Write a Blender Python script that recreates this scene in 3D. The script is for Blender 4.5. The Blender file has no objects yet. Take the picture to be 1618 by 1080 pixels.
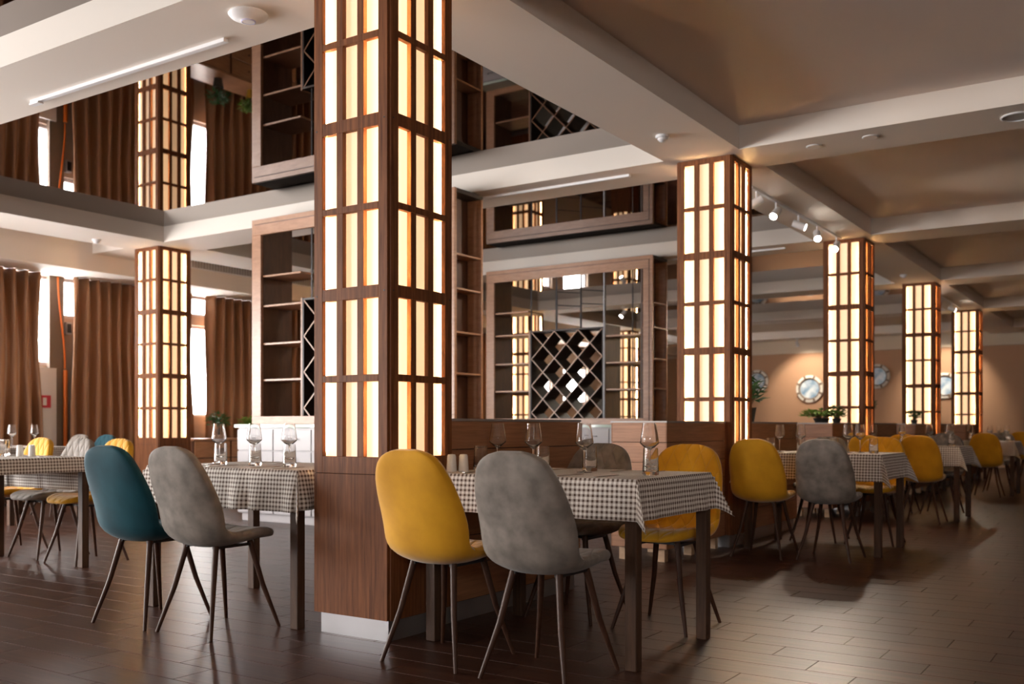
import bpy, bmesh, math, random
from mathutils import Vector, Matrix
random.seed(7)
S = bpy.context.scene
C = S.collection
PI = math.pi

# ------------------------------------------------------------------ camera
# world: X runs along the row of lantern columns (away to the right), Y towards the curtained windows
cam_d = bpy.data.cameras.new('camera'); cam = bpy.data.objects.new('camera', cam_d); C.objects.link(cam)
cam_d.sensor_width = 36.0
cam_d.lens = 1557.74 / 1618 * 36
cam_d.shift_y = (672.99 - 540) / 1618
cam.location = (-3.3927, -2.9133, 0.98)
cam.rotation_euler = (PI / 2, 0, 0.58558 - PI / 2)
cam_d.clip_start = 0.05
cam_d.dof.use_dof = True
cam_d.dof.focus_distance = 4.6
cam_d.dof.aperture_fstop = 2.8
S.camera = cam

# ------------------------------------------------------------------ sky outside the windows, exposure
W = bpy.data.worlds.new('sky'); S.world = W; W.use_nodes = True
bg = W.node_tree.nodes['Background']
bg.inputs['Color'].default_value = (1.0, 0.97, 0.95, 1)
bg.inputs['Strength'].default_value = 16.0
S.view_settings.view_transform = 'Standard'
S.view_settings.look = 'None'
S.view_settings.exposure = 1.05
S.view_settings.gamma = 1.0
S.view_settings.use_curve_mapping = False
S.cycles.max_bounces = 18
S.cycles.diffuse_bounces = 4
S.cycles.glossy_bounces = 5
S.cycles.transmission_bounces = 18
S.cycles.sample_clamp_indirect = 4.0
S.cycles.caustics_refractive = False
S.cycles.caustics_reflective = False
S.cycles.use_denoising = True

WALL_Y = 9.3
DAY_WINDOWS = [(-6.6, -4.3), (-3.9, -1.6), (-1.2, 1.1)]     # uncurtained windows left of the frame
for a, b in DAY_WINDOWS:                                     # sky portals, one in each of these openings
    l = bpy.data.lights.new('window_portal', 'AREA'); l.shape = 'RECTANGLE'
    l.size = b - a; l.size_y = 2.2; l.cycles.is_portal = True
    o = bpy.data.objects.new('window_portal', l); C.objects.link(o)
    o.location = ((a + b) / 2, WALL_Y + 0.1, 1.75); o.rotation_euler = (-PI / 2, 0, 0)

BACK_X = -8.0
BACK_WINDOWS = [(-8.2, -5.4, 2.1, 2.85), (4.6, 5.6, 0.65, 2.85), (6.4, 8.2, 0.65, 2.85)]   # windows in the wall behind the camera
for a, b, z0, z1 in BACK_WINDOWS:
    l = bpy.data.lights.new('window_portal', 'AREA'); l.shape = 'RECTANGLE'
    l.size = b - a; l.size_y = z1 - z0; l.cycles.is_portal = True
    o = bpy.data.objects.new('window_portal', l); C.objects.link(o)
    o.location = (BACK_X - 0.1, (a + b) / 2, (z0 + z1) / 2); o.rotation_euler = (PI / 2, 0, -PI / 2)

# ------------------------------------------------------------------ materials
def mat(name):
    m = bpy.data.materials.new(name); m.use_nodes = True
    return m, m.node_tree, m.node_tree.nodes['Principled BSDF']
def plain(name, col, rough=0.5, metal=0.0, spec=0.5, emit=None, es=0.0, sheen=0.0, coat=0.0):
    m, t, b = mat(name)
    b.inputs['Base Color'].default_value = (*col, 1)
    b.inputs['Roughness'].default_value = rough
    b.inputs['Metallic'].default_value = metal
    b.inputs['Specular IOR Level'].default_value = spec
    b.inputs['Sheen Weight'].default_value = sheen
    b.inputs['Coat Weight'].default_value = coat
    if emit:
        b.inputs['Emission Color'].default_value = (*emit, 1); b.inputs['Emission Strength'].default_value = es
    return m
def ramp_mix(t, fac, c0, c1, lo=0.3, hi=0.7):
    r = t.nodes.new('ShaderNodeValToRGB')
    r.color_ramp.elements[0].position = lo; r.color_ramp.elements[0].color = (*c0, 1)
    r.color_ramp.elements[1].position = hi; r.color_ramp.elements[1].color = (*c1, 1)
    t.links.new(fac, r.inputs[0]); return r.outputs[0]
def wood(name, c0, c1, scale=(40, 40, 2.5), rough=0.42, bump=0.15, world=False, spec=0.5):
    m, t, b = mat(name); n = t.nodes
    if world:
        g = n.new('ShaderNodeNewGeometry'); src = g.outputs['Position']
    else:
        g = n.new('ShaderNodeTexCoord'); src = g.outputs['Object']
    mp = n.new('ShaderNodeMapping'); mp.inputs['Scale'].default_value = scale
    t.links.new(src, mp.inputs[0])
    nz = n.new('ShaderNodeTexNoise'); nz.inputs['Scale'].default_value = 1; nz.inputs['Detail'].default_value = 5
    nz.inputs['Roughness'].default_value = 0.65; t.links.new(mp.outputs[0], nz.inputs['Vector'])
    t.links.new(ramp_mix(t, nz.outputs[0], c0, c1), b.inputs['Base Color'])
    bp = n.new('ShaderNodeBump'); bp.inputs['Strength'].default_value = bump; bp.inputs['Distance'].default_value = 0.003
    t.links.new(nz.outputs[0], bp.inputs['Height']); t.links.new(bp.outputs[0], b.inputs['Normal'])
    b.inputs['Roughness'].default_value = rough; b.inputs['Specular IOR Level'].default_value = spec
    return m
M = {}
M['col_wood'] = wood('walnut_veneer', (0.10, 0.033, 0.012), (0.27, 0.100, 0.037), (55, 55, 3), 0.55, spec=0.2)
M['col_dark'] = plain('shadow_gap_black', (0.012, 0.007, 0.005), 0.6)
M['alu'] = plain('brushed_aluminium', (0.44, 0.43, 0.44), 0.32, 0.85)
M['alu_cap'] = plain('cap_aluminium', (0.36, 0.33, 0.31), 0.5, 0.4)
M['pane_outer'] = plain('backlit_acrylic_edge', (0.85, 0.75, 0.62), 0.35, emit=(1.0, 0.70, 0.38), es=0.62)
M['pane_mid'] = plain('backlit_acrylic_middle', (0.85, 0.72, 0.60), 0.35, emit=(1.0, 0.66, 0.36), es=0.40)
M['strip'] = plain('led_strip', (1, 0.9, 0.7), 0.5, emit=(1.0, 0.62, 0.26), es=115)
M['part_wood'] = wood('oak_plank', (0.27, 0.115, 0.05), (0.45, 0.205, 0.095), (3, 3, 60), 0.45)
M['shelf_wood'] = wood('shelf_veneer', (0.30, 0.140, 0.070), (0.43, 0.225, 0.125), (6, 6, 30), 0.33)
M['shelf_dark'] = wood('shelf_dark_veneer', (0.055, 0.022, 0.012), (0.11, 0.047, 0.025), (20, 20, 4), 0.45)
M['rack_wood'] = wood('rack_dark_veneer', (0.014, 0.007, 0.005), (0.03, 0.014, 0.009), (20, 20, 4), 0.5)
M['white_lam'] = plain('white_laminate', (0.40, 0.375, 0.385), 0.35)
M['grey_gap'] = plain('dark_gap', (0.05, 0.03, 0.025), 0.6)
M['counter'] = plain('pale_glass_counter', (0.55, 0.66, 0.58), 0.12, coat=0.3)
M['steel'] = plain('steel', (0.62, 0.60, 0.57), 0.22, 1.0)
M['rod'] = plain('dark_steel_rod', (0.12, 0.12, 0.13), 0.35, 0.8)
M['post'] = plain('satin_post', (0.30, 0.30, 0.33), 0.5, 0.4)
M['ceil'] = plain('ceiling_paint', (0.74, 0.64, 0.58), 0.75)
M['beam'] = plain('beam_paint', (0.80, 0.73, 0.66), 0.7)
M['white'] = plain('white_plastic', (0.82, 0.82, 0.84), 0.4)
M['grille'] = plain('grey_grille', (0.42, 0.42, 0.42), 0.5)
M['beige'] = plain('beige_paint', (0.66, 0.56, 0.44), 0.8)
M['brown_wall'] = plain('brown_paint', (0.46, 0.27, 0.16), 0.75)
M['room_wall'] = plain('taupe_paint', (0.42, 0.33, 0.26), 0.8)
M['pier'] = plain('taupe_pier', (0.16, 0.12, 0.09), 0.7)
M['orange_cable'] = plain('orange_cable', (0.65, 0.16, 0.015), 0.4)
M['red'] = plain('red_sign', (0.55, 0.02, 0.05), 0.4)
M['black'] = plain('black_plastic', (0.015, 0.015, 0.016), 0.4)
M['lamp'] = plain('lamp_face', (1, 1, 1), 0.4, emit=(1.0, 0.90, 0.78), es=40)
M['pot'] = plain('dark_pot', (0.03, 0.028, 0.025), 0.5)
M['pot_y'] = plain('yellow_pot', (0.65, 0.42, 0.05), 0.45)
M['leaf'] = plain('leaf_green', (0.035, 0.12, 0.03), 0.45)
M['leaf2'] = plain('leaf_bright', (0.16, 0.30, 0.04), 0.5)
M['stem'] = plain('stem_brown', (0.10, 0.06, 0.03), 0.7)
M['leg_wood'] = wood('table_leg_wood', (0.050, 0.026, 0.016), (0.10, 0.052, 0.030), (50, 50, 4), 0.42, spec=0.25)
M['chair_leg'] = wood('chair_leg_walnut', (0.034, 0.013, 0.007), (0.075, 0.031, 0.016), (60, 60, 4), 0.48, 0.05, spec=0.25)
M['foot'] = wood('pale_block', (0.45, 0.28, 0.16), (0.60, 0.40, 0.25), (10, 10, 30), 0.6)
M['ceramic'] = plain('white_ceramic', (0.80, 0.77, 0.72), 0.25)
M['porthole_rim'] = plain('white_porthole_rim', (0.75, 0.72, 0.66), 0.5)
M['porthole_band'] = plain('brown_rope', (0.17, 0.11, 0.07), 0.7)
M['grout'] = plain('grout_brown', (0.035, 0.023, 0.018), 0.7)
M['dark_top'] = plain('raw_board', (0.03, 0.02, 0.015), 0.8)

# smoked mirror film
m, t, b = mat('smoked_mirror'); M['mirror'] = m
b.inputs['Base Color'].default_value = (0.21, 0.18, 0.165, 1); b.inputs['Metallic'].default_value = 1; b.inputs['Roughness'].default_value = 0.015
# glass
m, t, b = mat('clear_glass'); M['glass'] = m
b.inputs['Transmission Weight'].default_value = 1; b.inputs['Roughness'].default_value = 0.0; b.inputs['IOR'].default_value = 1.48
b.inputs['Base Color'].default_value = (1, 1, 1, 1)
m, t, b = mat('window_glass'); M['wglass'] = m
tr = t.nodes.new('ShaderNodeBsdfTransparent'); gl = t.nodes.new('ShaderNodeBsdfGlossy'); gl.inputs['Roughness'].default_value = 0.02
mx = t.nodes.new('ShaderNodeMixShader'); mx.inputs[0].default_value = 0.06
t.links.new(tr.outputs[0], mx.inputs[1]); t.links.new(gl.outputs[0], mx.inputs[2])
t.links.new(mx.outputs[0], t.nodes['Material Output'].inputs[0])
# sea picture inside the portholes
m, t, b = mat('sea_print'); M['sea'] = m
tc = t.nodes.new('ShaderNodeTexCoord'); nz = t.nodes.new('ShaderNodeTexNoise'); nz.inputs['Scale'].default_value = 5; nz.inputs['Detail'].default_value = 4
t.links.new(tc.outputs['Object'], nz.inputs['Vector'])
t.links.new(ramp_mix(t, nz.outputs[0], (0.16, 0.30, 0.48), (0.70, 0.78, 0.82), 0.35, 0.65), b.inputs['Base Color']); b.inputs['Roughness'].default_value = 0.2
# curtain
m, t, b = mat('brown_curtain'); M['curtain'] = m
b.inputs['Base Color'].default_value = (0.23, 0.095, 0.032, 1); b.inputs['Roughness'].default_value = 0.6; b.inputs['Sheen Weight'].default_value = 0.4
# floor tiles
m, t, b = mat('wood_look_tile'); M['tile'] = m; n = t.nodes
g = n.new('ShaderNodeNewGeometry'); oi = n.new('ShaderNodeObjectInfo')
ad = n.new('ShaderNodeMath'); ad.operation = 'ADD'; t.links.new(g.outputs['Random Per Island'], ad.inputs[0]); t.links.new(oi.outputs['Random'], ad.inputs[1])
fr = n.new('ShaderNodeMath'); fr.operation = 'FRACT'; t.links.new(ad.outputs[0], fr.inputs[0])
mp = n.new('ShaderNodeMapping'); mp.inputs['Scale'].default_value = (45, 2.2, 1); t.links.new(g.outputs['Position'], mp.inputs[0])
of = n.new('ShaderNodeVectorMath'); of.operation = 'ADD'; t.links.new(mp.outputs[0], of.inputs[0]); 
cmb = n.new('ShaderNodeCombineXYZ'); mu = n.new('ShaderNodeMath'); mu.operation = 'MULTIPLY'; mu.inputs[1].default_value = 37
t.links.new(fr.outputs[0], mu.inputs[0]); t.links.new(mu.outputs[0], cmb.inputs[2]); t.links.new(cmb.outputs[0], of.inputs[1])
nz = n.new('ShaderNodeTexNoise'); nz.inputs['Scale'].default_value = 1; nz.inputs['Detail'].default_value = 5; t.links.new(of.outputs[0], nz.inputs['Vector'])
cr = ramp_mix(t, nz.outputs[0], (0.036, 0.0145, 0.009), (0.076, 0.033, 0.021), 0.3, 0.75)
mr = n.new('ShaderNodeMapRange'); mr.inputs[3].default_value = 0.8; mr.inputs[4].default_value = 1.15; t.links.new(fr.outputs[0], mr.inputs[0])
vm = n.new('ShaderNodeVectorMath'); vm.operation = 'SCALE'; t.links.new(cr, vm.inputs[0]); t.links.new(mr.outputs[0], vm.inputs['Scale'])
t.links.new(vm.outputs[0], b.inputs['Base Color'])
bp = n.new('ShaderNodeBump'); bp.inputs['Strength'].default_value = 0.25; bp.inputs['Distance'].default_value = 0.002
t.links.new(nz.outputs[0], bp.inputs['Height']); t.links.new(bp.outputs[0], b.inputs['Normal'])
b.inputs['Roughness'].default_value = 0.36; b.inputs['Specular IOR Level'].default_value = 0.16
# gingham cloth: UV is the flat cloth in metres
m, t, b = mat('brown_gingham'); M['cloth'] = m; n = t.nodes
uv = n.new('ShaderNodeUVMap'); sp = n.new('ShaderNodeSeparateXYZ'); t.links.new(uv.outputs[0], sp.inputs[0])
def stripe(sock):
    a = n.new('ShaderNodeMath'); a.operation = 'MULTIPLY'; a.inputs[1].default_value = 1 / 0.0215; t.links.new(sock, a.inputs[0])
    f_ = n.new('ShaderNodeMath'); f_.operation = 'FRACT'; t.links.new(a.outputs[0], f_.inputs[0])
    c_ = n.new('ShaderNodeMath'); c_.operation = 'GREATER_THAN'; c_.inputs[1].default_value = 0.53; t.links.new(f_.outputs[0], c_.inputs[0])
    return c_.outputs[0]
s0, s1 = stripe(sp.outputs[0]), stripe(sp.outputs[1])
sm = n.new('ShaderNodeMath'); sm.operation = 'ADD'; t.links.new(s0, sm.inputs[0]); t.links.new(s1, sm.inputs[1])
dv = n.new('ShaderNodeMath'); dv.operation = 'MULTIPLY'; dv.inputs[1].default_value = 0.5; t.links.new(sm.outputs[0], dv.inputs[0])
r = n.new('ShaderNodeValToRGB'); r.color_ramp.interpolation = 'CONSTANT'
r.color_ramp.elements[0].color = (0.90, 0.85, 0.79, 1)
r.color_ramp.elements[1].position = 0.75; r.color_ramp.elements[1].color = (0.115, 0.07, 0.05, 1)
e = r.color_ramp.elements.new(0.25); e.color = (0.56, 0.49, 0.43, 1)
t.links.new(dv.outputs[0], r.inputs[0]); t.links.new(r.outputs[0], b.inputs['Base Color']); b.inputs['Roughness'].default_value = 0.85
# chair fabrics
def fabric(name, c0, c1, sc, rough, sheen, quilt):
    m, t, b = mat(name); n = t.nodes
    tc = n.new('ShaderNodeTexCoord'); nz = n.new('ShaderNodeTexNoise'); nz.inputs['Scale'].default_value = sc; nz.inputs['Detail'].default_value = 6
    t.links.new(tc.outputs['Object'], nz.inputs['Vector'])
    t.links.new(ramp_mix(t, nz.outputs[0], c0, c1, 0.3, 0.7), b.inputs['Base Color'])
    b.inputs['Roughness'].default_value = rough; b.inputs['Sheen Weight'].default_value = sheen; b.inputs['Sheen Roughness'].default_value = 0.4
    b.inputs['Specular IOR Level'].default_value = 0.25
    bp = n.new('ShaderNodeBump'); bp.inputs['Strength'].default_value = 0.08; bp.inputs['Distance'].default_value = 0.002
    n2 = n.new('ShaderNodeTexNoise'); n2.inputs['Scale'].default_value = 260; t.links.new(tc.outputs['Object'], n2.inputs['Vector'])
    t.links.new(n2.outputs[0], bp.inputs['Height'])
    last = bp.outputs[0]
    if quilt:                                       # stitched seams, pressed into the padding
        uv = n.new('ShaderNodeUVMap'); sp = n.new('ShaderNodeSeparateXYZ'); t.links.new(uv.outputs[0], sp.inputs[0])
        outs = []
        for sgn in (1, -1):
            a = n.new('ShaderNodeMath'); a.operation = 'MULTIPLY'; a.inputs[1].default_value = sgn * 0.45; t.links.new(sp.outputs[1], a.inputs[0])
            d = n.new('ShaderNodeMath'); d.operation = 'ADD'; t.links.new(sp.outputs[0], d.inputs[0]); t.links.new(a.outputs[0], d.inputs[1])
            k = n.new('ShaderNodeMath'); k.operation = 'MULTIPLY'; k.inputs[1].default_value = PI / 0.075; t.links.new(d.outputs[0], k.inputs[0])
            s_ = n.new('ShaderNodeMath'); s_.operation = 'SINE'; t.links.new(k.outputs[0], s_.inputs[0])
            ab = n.new('ShaderNodeMath'); ab.operation = 'ABSOLUTE'; t.links.new(s_.outputs[0], ab.inputs[0])
            pw = n.new('ShaderNodeMath'); pw.operation = 'POWER'; pw.inputs[1].default_value = 0.4; t.links.new(ab.outputs[0], pw.inputs[0])
            outs.append(pw.outputs[0])
        mn = n.new('ShaderNodeMath'); mn.operation = 'MINIMUM'; t.links.new(outs[0], mn.inputs[0]); t.links.new(outs[1], mn.inputs[1])
        b2 = n.new('ShaderNodeBump'); b2.inputs['Strength'].default_value = 0.7; b2.inputs['Distance'].default_value = 0.010
        t.links.new(mn.outputs[0], b2.inputs['Height']); t.links.new(last, b2.inputs['Normal']); last = b2.outputs[0]
    t.links.new(last, b.inputs['Normal'])
    return m
FAB = {
 'yellow': dict(c0=(0.62, 0.29, 0.010), c1=(0.80, 0.40, 0.018), sc=6, rough=0.75, sheen=0.35),
 'grey': dict(c0=(0.15, 0.128, 0.108), c1=(0.29, 0.25, 0.215), sc=13, rough=0.7, sheen=0.15),
 'teal': dict(c0=(0.003, 0.040, 0.058), c1=(0.006, 0.068, 0.092), sc=6, rough=0.75, sheen=0.12)}
for k, d in FAB.items():
    M[k] = fabric('velvet_' + k, quilt=False, **d); M[k + '_q'] = fabric('quilted_' + k, quilt=True, **d)

# ------------------------------------------------------------------ mesh helpers
class MB:
    def __init__(s): s.v = []; s.f = []; s.uv = None
    def add(s, v, f):
        o = len(s.v); s.v += [tuple(p) for p in v]; s.f += [tuple(i + o for i in q) for q in f]; return s
    def box(s, x0, x1, y0, y1, z0, z1):
        return s.add([(x0,y0,z0),(x1,y0,z0),(x1,y1,z0),(x0,y1,z0),(x0,y0,z1),(x1,y0,z1),(x1,y1,z1),(x0,y1,z1)],
                     [(0,3,2,1),(4,5,6,7),(0,1,5,4),(1,2,6,5),(2,3,7,6),(3,0,4,7)])
    def lathe(s, prof, n=20, c=(0,0,0), axis='z', caps=True):
        v = []; f = []
        for r, z in prof:
            for i in range(n):
                a = 2*PI*i/n; p = (r*math.cos(a), r*math.sin(a), z)
                if axis == 'x': p = (p[2], p[0], p[1])
                if axis == 'y': p = (p[0], p[2], p[1])
                v.append((p[0]+c[0], p[1]+c[1], p[2]+c[2]))
        for k in range(len(prof)-1):
            for i in range(n):
                j = (i+1) % n; f.append((k*n+i, k*n+j, (k+1)*n+j, (k+1)*n+i))
        if caps: f.append(tuple(range(n))[::-1]); f.append(tuple((len(prof)-1)*n+i for i in range(n)))
        return s.add(v, f)
    def tube(s, pts, rad, n=8):
        pts = [Vector(p) for p in pts]; v = []; f = []
        for k, p in enumerate(pts):
            d = (pts[min(k+1, len(pts)-1)] - pts[max(k-1, 0)]).normalized()
            a = d.orthogonal().normalized() if k == 0 else (a - d*a.dot(d)).normalized()
            bb = d.cross(a); r = rad[k] if isinstance(rad, (list, tuple)) else rad
            for i in range(n):
                t_ = 2*PI*i/n; v.append(p + a*math.cos(t_)*r + bb*math.sin(t_)*r)
        for k in range(len(pts)-1):
            for i in range(n):
                j = (i+1) % n; f.append((k*n+i, k*n+j, (k+1)*n+j, (k+1)*n+i))
        f.append(tuple(range(n))[::-1]); f.append(tuple((len(pts)-1)*n+i for i in range(n)))
        return s.add(v, f)
    def prism(s, poly, z0, z1):                    # poly: list of (x, y), counter-clockwise
        n = len(poly)
        return s.add([(x, y, z0) for x, y in poly] + [(x, y, z1) for x, y in poly],
                     [tuple(range(n))[::-1], tuple(range(n, 2*n))] + [(i, (i+1) % n, n+(i+1) % n, n+i) for i in range(n)])
    def mesh(s, name, m, smooth=False, bevel=0.0):
        me = bpy.data.meshes.new(name); me.from_pydata(s.v, [], s.f)
        if bevel:
            bm = bmesh.new(); bm.from_mesh(me)
            bmesh.ops.bevel(bm, geom=bm.edges[:], offset=bevel, segments=1, affect='EDGES', profile=0.5)
            bm.to_mesh(me); bm.free()
        me.materials.append(m)
        if s.uv:
            l = me.uv_layers.new(name='UVMap')
            for lp in me.loops: l.data[lp.index].uv = s.uv[lp.vertex_index]
        if smooth:
            me.polygons.foreach_set('use_smooth', [True]*len(me.polygons)); me.set_sharp_from_angle(angle=0.7)
        me.update(); return me
    def build(s, name, m, parent=None, smooth=False, bevel=0.0):
        return link(name, s.mesh(name, m, smooth, bevel), parent)
def link(name, me, parent=None, loc=None, rz=None):
    o = bpy.data.objects.new(name, me); C.objects.link(o)
    if parent: o.parent = parent
    if loc: o.location = loc
    if rz is not None: o.rotation_euler = (0, 0, rz)
    return o
def box(name, m, x0, x1, y0, y1, z0, z1, parent=None, bevel=0.0):
    return MB().box(x0, x1, y0, y1, z0, z1).build(name, m, parent, bevel=bevel)
def tag(o, label, cat, group=None):
    o['label'] = label; o['category'] = cat
    if group: o['group'] = group
    return o
def empty(name, loc=(0,0,0), rz=0):
    o = bpy.data.objects.new(name, None); C.objects.link(o); o.location = loc; o.rotation_euler = (0, 0, rz)
    o.empty_display_size = 0.1; return o
def thing(name, label, cat, loc=(0,0,0), rz=0, group=None): return tag(empty(name, loc, rz), label, cat, group)
def struct(o): o['kind'] = 'structure'; return o
def copy_tree(src, loc, rz, label):
    r = src.copy(); C.objects.link(r); r.location = loc; r.rotation_euler = (0, 0, rz); r['label'] = label
    for ch in src.children:
        c = ch.copy(); C.objects.link(c); c.parent = r
        for g_ in ch.children:
            d = g_.copy(); C.objects.link(d); d.parent = c
    return r

# ------------------------------------------------------------------ floor: grout bed + wood-look tiles 18.7 x 60 cm
floor = struct(box('floor', M['grout'], -8, 23, -9, WALL_Y + 0.2, -0.12, -0.004))
TW, TL = 0.187, 0.6
def tile_geo(mb, x0, y0):
    g_, h_ = 0.0016, 0.0022
    x1, y1 = x0 + TW, y0 + TL
    a = [(x0+g_,y0+g_,-0.004),(x1-g_,y0+g_,-0.004),(x1-g_,y1-g_,-0.004),(x0+g_,y1-g_,-0.004)]
    t_ = [(x0+h_,y0+h_,0),(x1-h_,y0+h_,0),(x1-h_,y1-h_,0),(x0+h_,y1-h_,0)]
    mb.add(a + t_, [(4,5,6,7),(0,1,5,4),(1,2,6,5),(2,3,7,6),(3,0,4,7)])
mb = MB(); tile_geo(mb, 0, 0); tile_me = mb.mesh('tile', M['tile'])
cx, cy = cam.location.x, cam.location.y; cyaw, syaw = math.cos(0.58558), math.sin(0.58558)
tiles = []
for i in range(-46, 118):
    x0 = 0.748 + i*TW
    if x0 < -7.9 or x0 + TW > 22.5: continue
    ph = (-1.505 + 0.2*i) % TL
    for j in range(-16, 17):
        y0 = ph + j*TL
        if y0 < -8.9 or y0 + TL > WALL_Y: continue
        dx, dy = x0 + TW/2 - cx, y0 + TL/2 - cy
        z = dx*cyaw + dy*syaw; xx = dx*syaw - dy*cyaw
        vis = 3.3 < z and abs(xx/z) < 0.56
        tiles.append((0 if vis else 1, z, x0, y0))
tiles.sort()
rest = MB()
for k, (nv, z, x0, y0) in enumerate(tiles):
    if k < 300 and not nv: link('floor_tile', tile_me, floor, (x0, y0, 0))
    else: tile_geo(rest, x0, y0)
o = rest.build('tile_field', M['tile'], floor); o['kind'] = 'stuff'

# ------------------------------------------------------------------ walls
HB, HM, PX = 3.17, 3.357, 4.2                       # beam soffit, mirror height, column pitch
wb = MB(); ye = -9.2
for a, b, z0, z1 in BACK_WINDOWS:
    wb.box(-8.2, -8, ye, a, 0, 3.6); wb.box(-8.2, -8, a, b, 0, z0); wb.box(-8.2, -8, a, b, z1, 3.6); ye = b
wb.box(-8.2, -8, ye, WALL_Y + 0.2, 0, 3.6); struct(wb.build('wall_back', M['room_wall']))
struct(box('wall_right', M['room_wall'], -8, 22.5, -9.2, -9, 0, 3.6))
wf = struct(box('wall_far', M['brown_wall'], 22.5, 22.7, -9.2, WALL_Y + 0.2, 0, 2.9))
box('upper_band', M['beige'], 22.42, 22.7, -9.0, WALL_Y, 2.9, 3.6, wf)
# window wall: piers, sills and lintels around real openings  (x0, x1, z0, z1)
OPEN = [(a, b, 0.65, 2.85) for a, b in DAY_WINDOWS] + [(2.9, 4.14, 1.78, 2.95), (4.20, 4.75, 2.42, 2.95), (16.15, 16.75, 1.55, 2.45), (17.3, 18.5, 1.55, 2.45), (6.1, 7.6, 1.12, 2.50), (6.1, 7.6, 2.64, 2.95)]
wl = MB()
xs = sorted({-8.0, 22.5} | {o_[0] for o_ in OPEN} | {o_[1] for o_ in OPEN})
for a, b in zip(xs[:-1], xs[1:]):
    hol = sorted((o_[2], o_[3]) for o_ in OPEN if o_[0] <= a and o_[1] >= b)
    z = 0
    for h0, h1 in hol: wl.box(a, b, WALL_Y, WALL_Y + 0.2, z, h0); z = h1
    wl.box(a, b, WALL_Y, WALL_Y + 0.2, z, 3.6)
wall_left = struct(wl.build('wall_left', M['room_wall']))
for k, (a, b, z0, z1) in enumerate(OPEN):
    w_ = MB(); t_ = 0.045
    w_.box(a, a+t_, WALL_Y+0.06, WALL_Y+0.14, z0, z1); w_.box(b-t_, b, WALL_Y+0.06, WALL_Y+0.14, z0, z1)
    w_.box(a+t_, b-t_, WALL_Y+0.06, WALL_Y+0.14, z0, z0+t_); w_.box(a+t_, b-t_, WALL_Y+0.06, WALL_Y+0.14, z1-t_, z1)
    wo = struct(w_.build('window_%d' % (k+1), M['white_lam']))
    box('pane', M['wglass'], a+t_, b-t_, WALL_Y+0.095, WALL_Y+0.105, z0+t_, z1-t_, wo)
for k, (a, b, z0, z1) in enumerate(BACK_WINDOWS):
    w_ = MB(); t_ = 0.045
    for y_ in (a, (a+b-t_)/2, b-t_): w_.box(-8.14, -8.06, y_, y_+t_, z0, z1)
    w_.box(-8.14, -8.06, a, b, z0, z0+t_); w_.box(-8.14, -8.06, a, b, z1-t_, z1)
    wo = struct(w_.build('window_%d' % (k+1+len(OPEN)), M['white_lam']))
    for y_ in (a, (a+b-t_)/2): box('pane', M['wglass'], -8.105, -8.095, y_+t_, y_+(b-a-t_)/2, z0+t_, z1-t_, wo)
pier = box('pier_cladding', M['pier'], 4.0, 4.205, WALL_Y-0.06, WALL_Y, 0, 2.95, wall_left)
box('white_panel', M['white'], 3.72, 4.08, WALL_Y-0.09, WALL_Y-0.061, 0.05, 1.74, wall_left)

# ------------------------------------------------------------------ ceiling: slab, beams, smoked mirror fields, painted coffers
ceiling = struct(box('ceiling', M['ceil'], -8, 22.6, -9.1, WALL_Y + 0.1, 3.6, 3.75))
KS = range(-2, 6)
for y0, y1 in ((-0.1, 0.55), (7.03, 7.8)):
    box('long_beam', M['beam'], -8, 22.4, y0, y1, HB, 3.6, ceiling)
for k in KS:
    xa, xb = PX*k - 0.1, PX*k + 0.52
    for y0, y1 in ((-9, -0.1), (0.55, 7.03), (7.8, 8.45)):
        box('cross_beam', M['beam'], xa, xb, y0, y1, HB, 3.6, ceiling)
    xn = PX*(k+1) - 0.1 if k < 5 else 22.42
    if k < 4: box('mirror_panel', M['mirror'], xb, xn, 0.55, 7.03, HM, HM+0.02, ceiling)
    else: box('ceiling_panel', M['beige'], xb, xn, 0.55, 7.03, HM, HM+0.02, ceiling)
    box('ceiling_panel', M['ceil'], xb, xn, -9, -0.1, HM, HM+0.02, ceiling)
    box('ceiling_panel', M['ceil'], xb, xn, 7.8, 8.45, HM, HM+0.02, ceiling)
box('curtain_bulkhead', M['beam'], -8, 22.4, 8.45, WALL_Y, 2.95, 3.6, ceiling)

# ------------------------------------------------------------------ lantern columns
WC = 0.48; HWC = WC/2
ROWS = [(0.839, 1.185), (1.217, 1.567), (1.624, 1.971), (2.002, 2.348), (2.406, 2.751), (2.782, 3.130)]
ST, MU, PN = 0.066, 0.040, 0.0893                  # stile, mullion and pane widths
NOTCH, DEP = 0.012, 0.026                          # corner notch, frame depth
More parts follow.
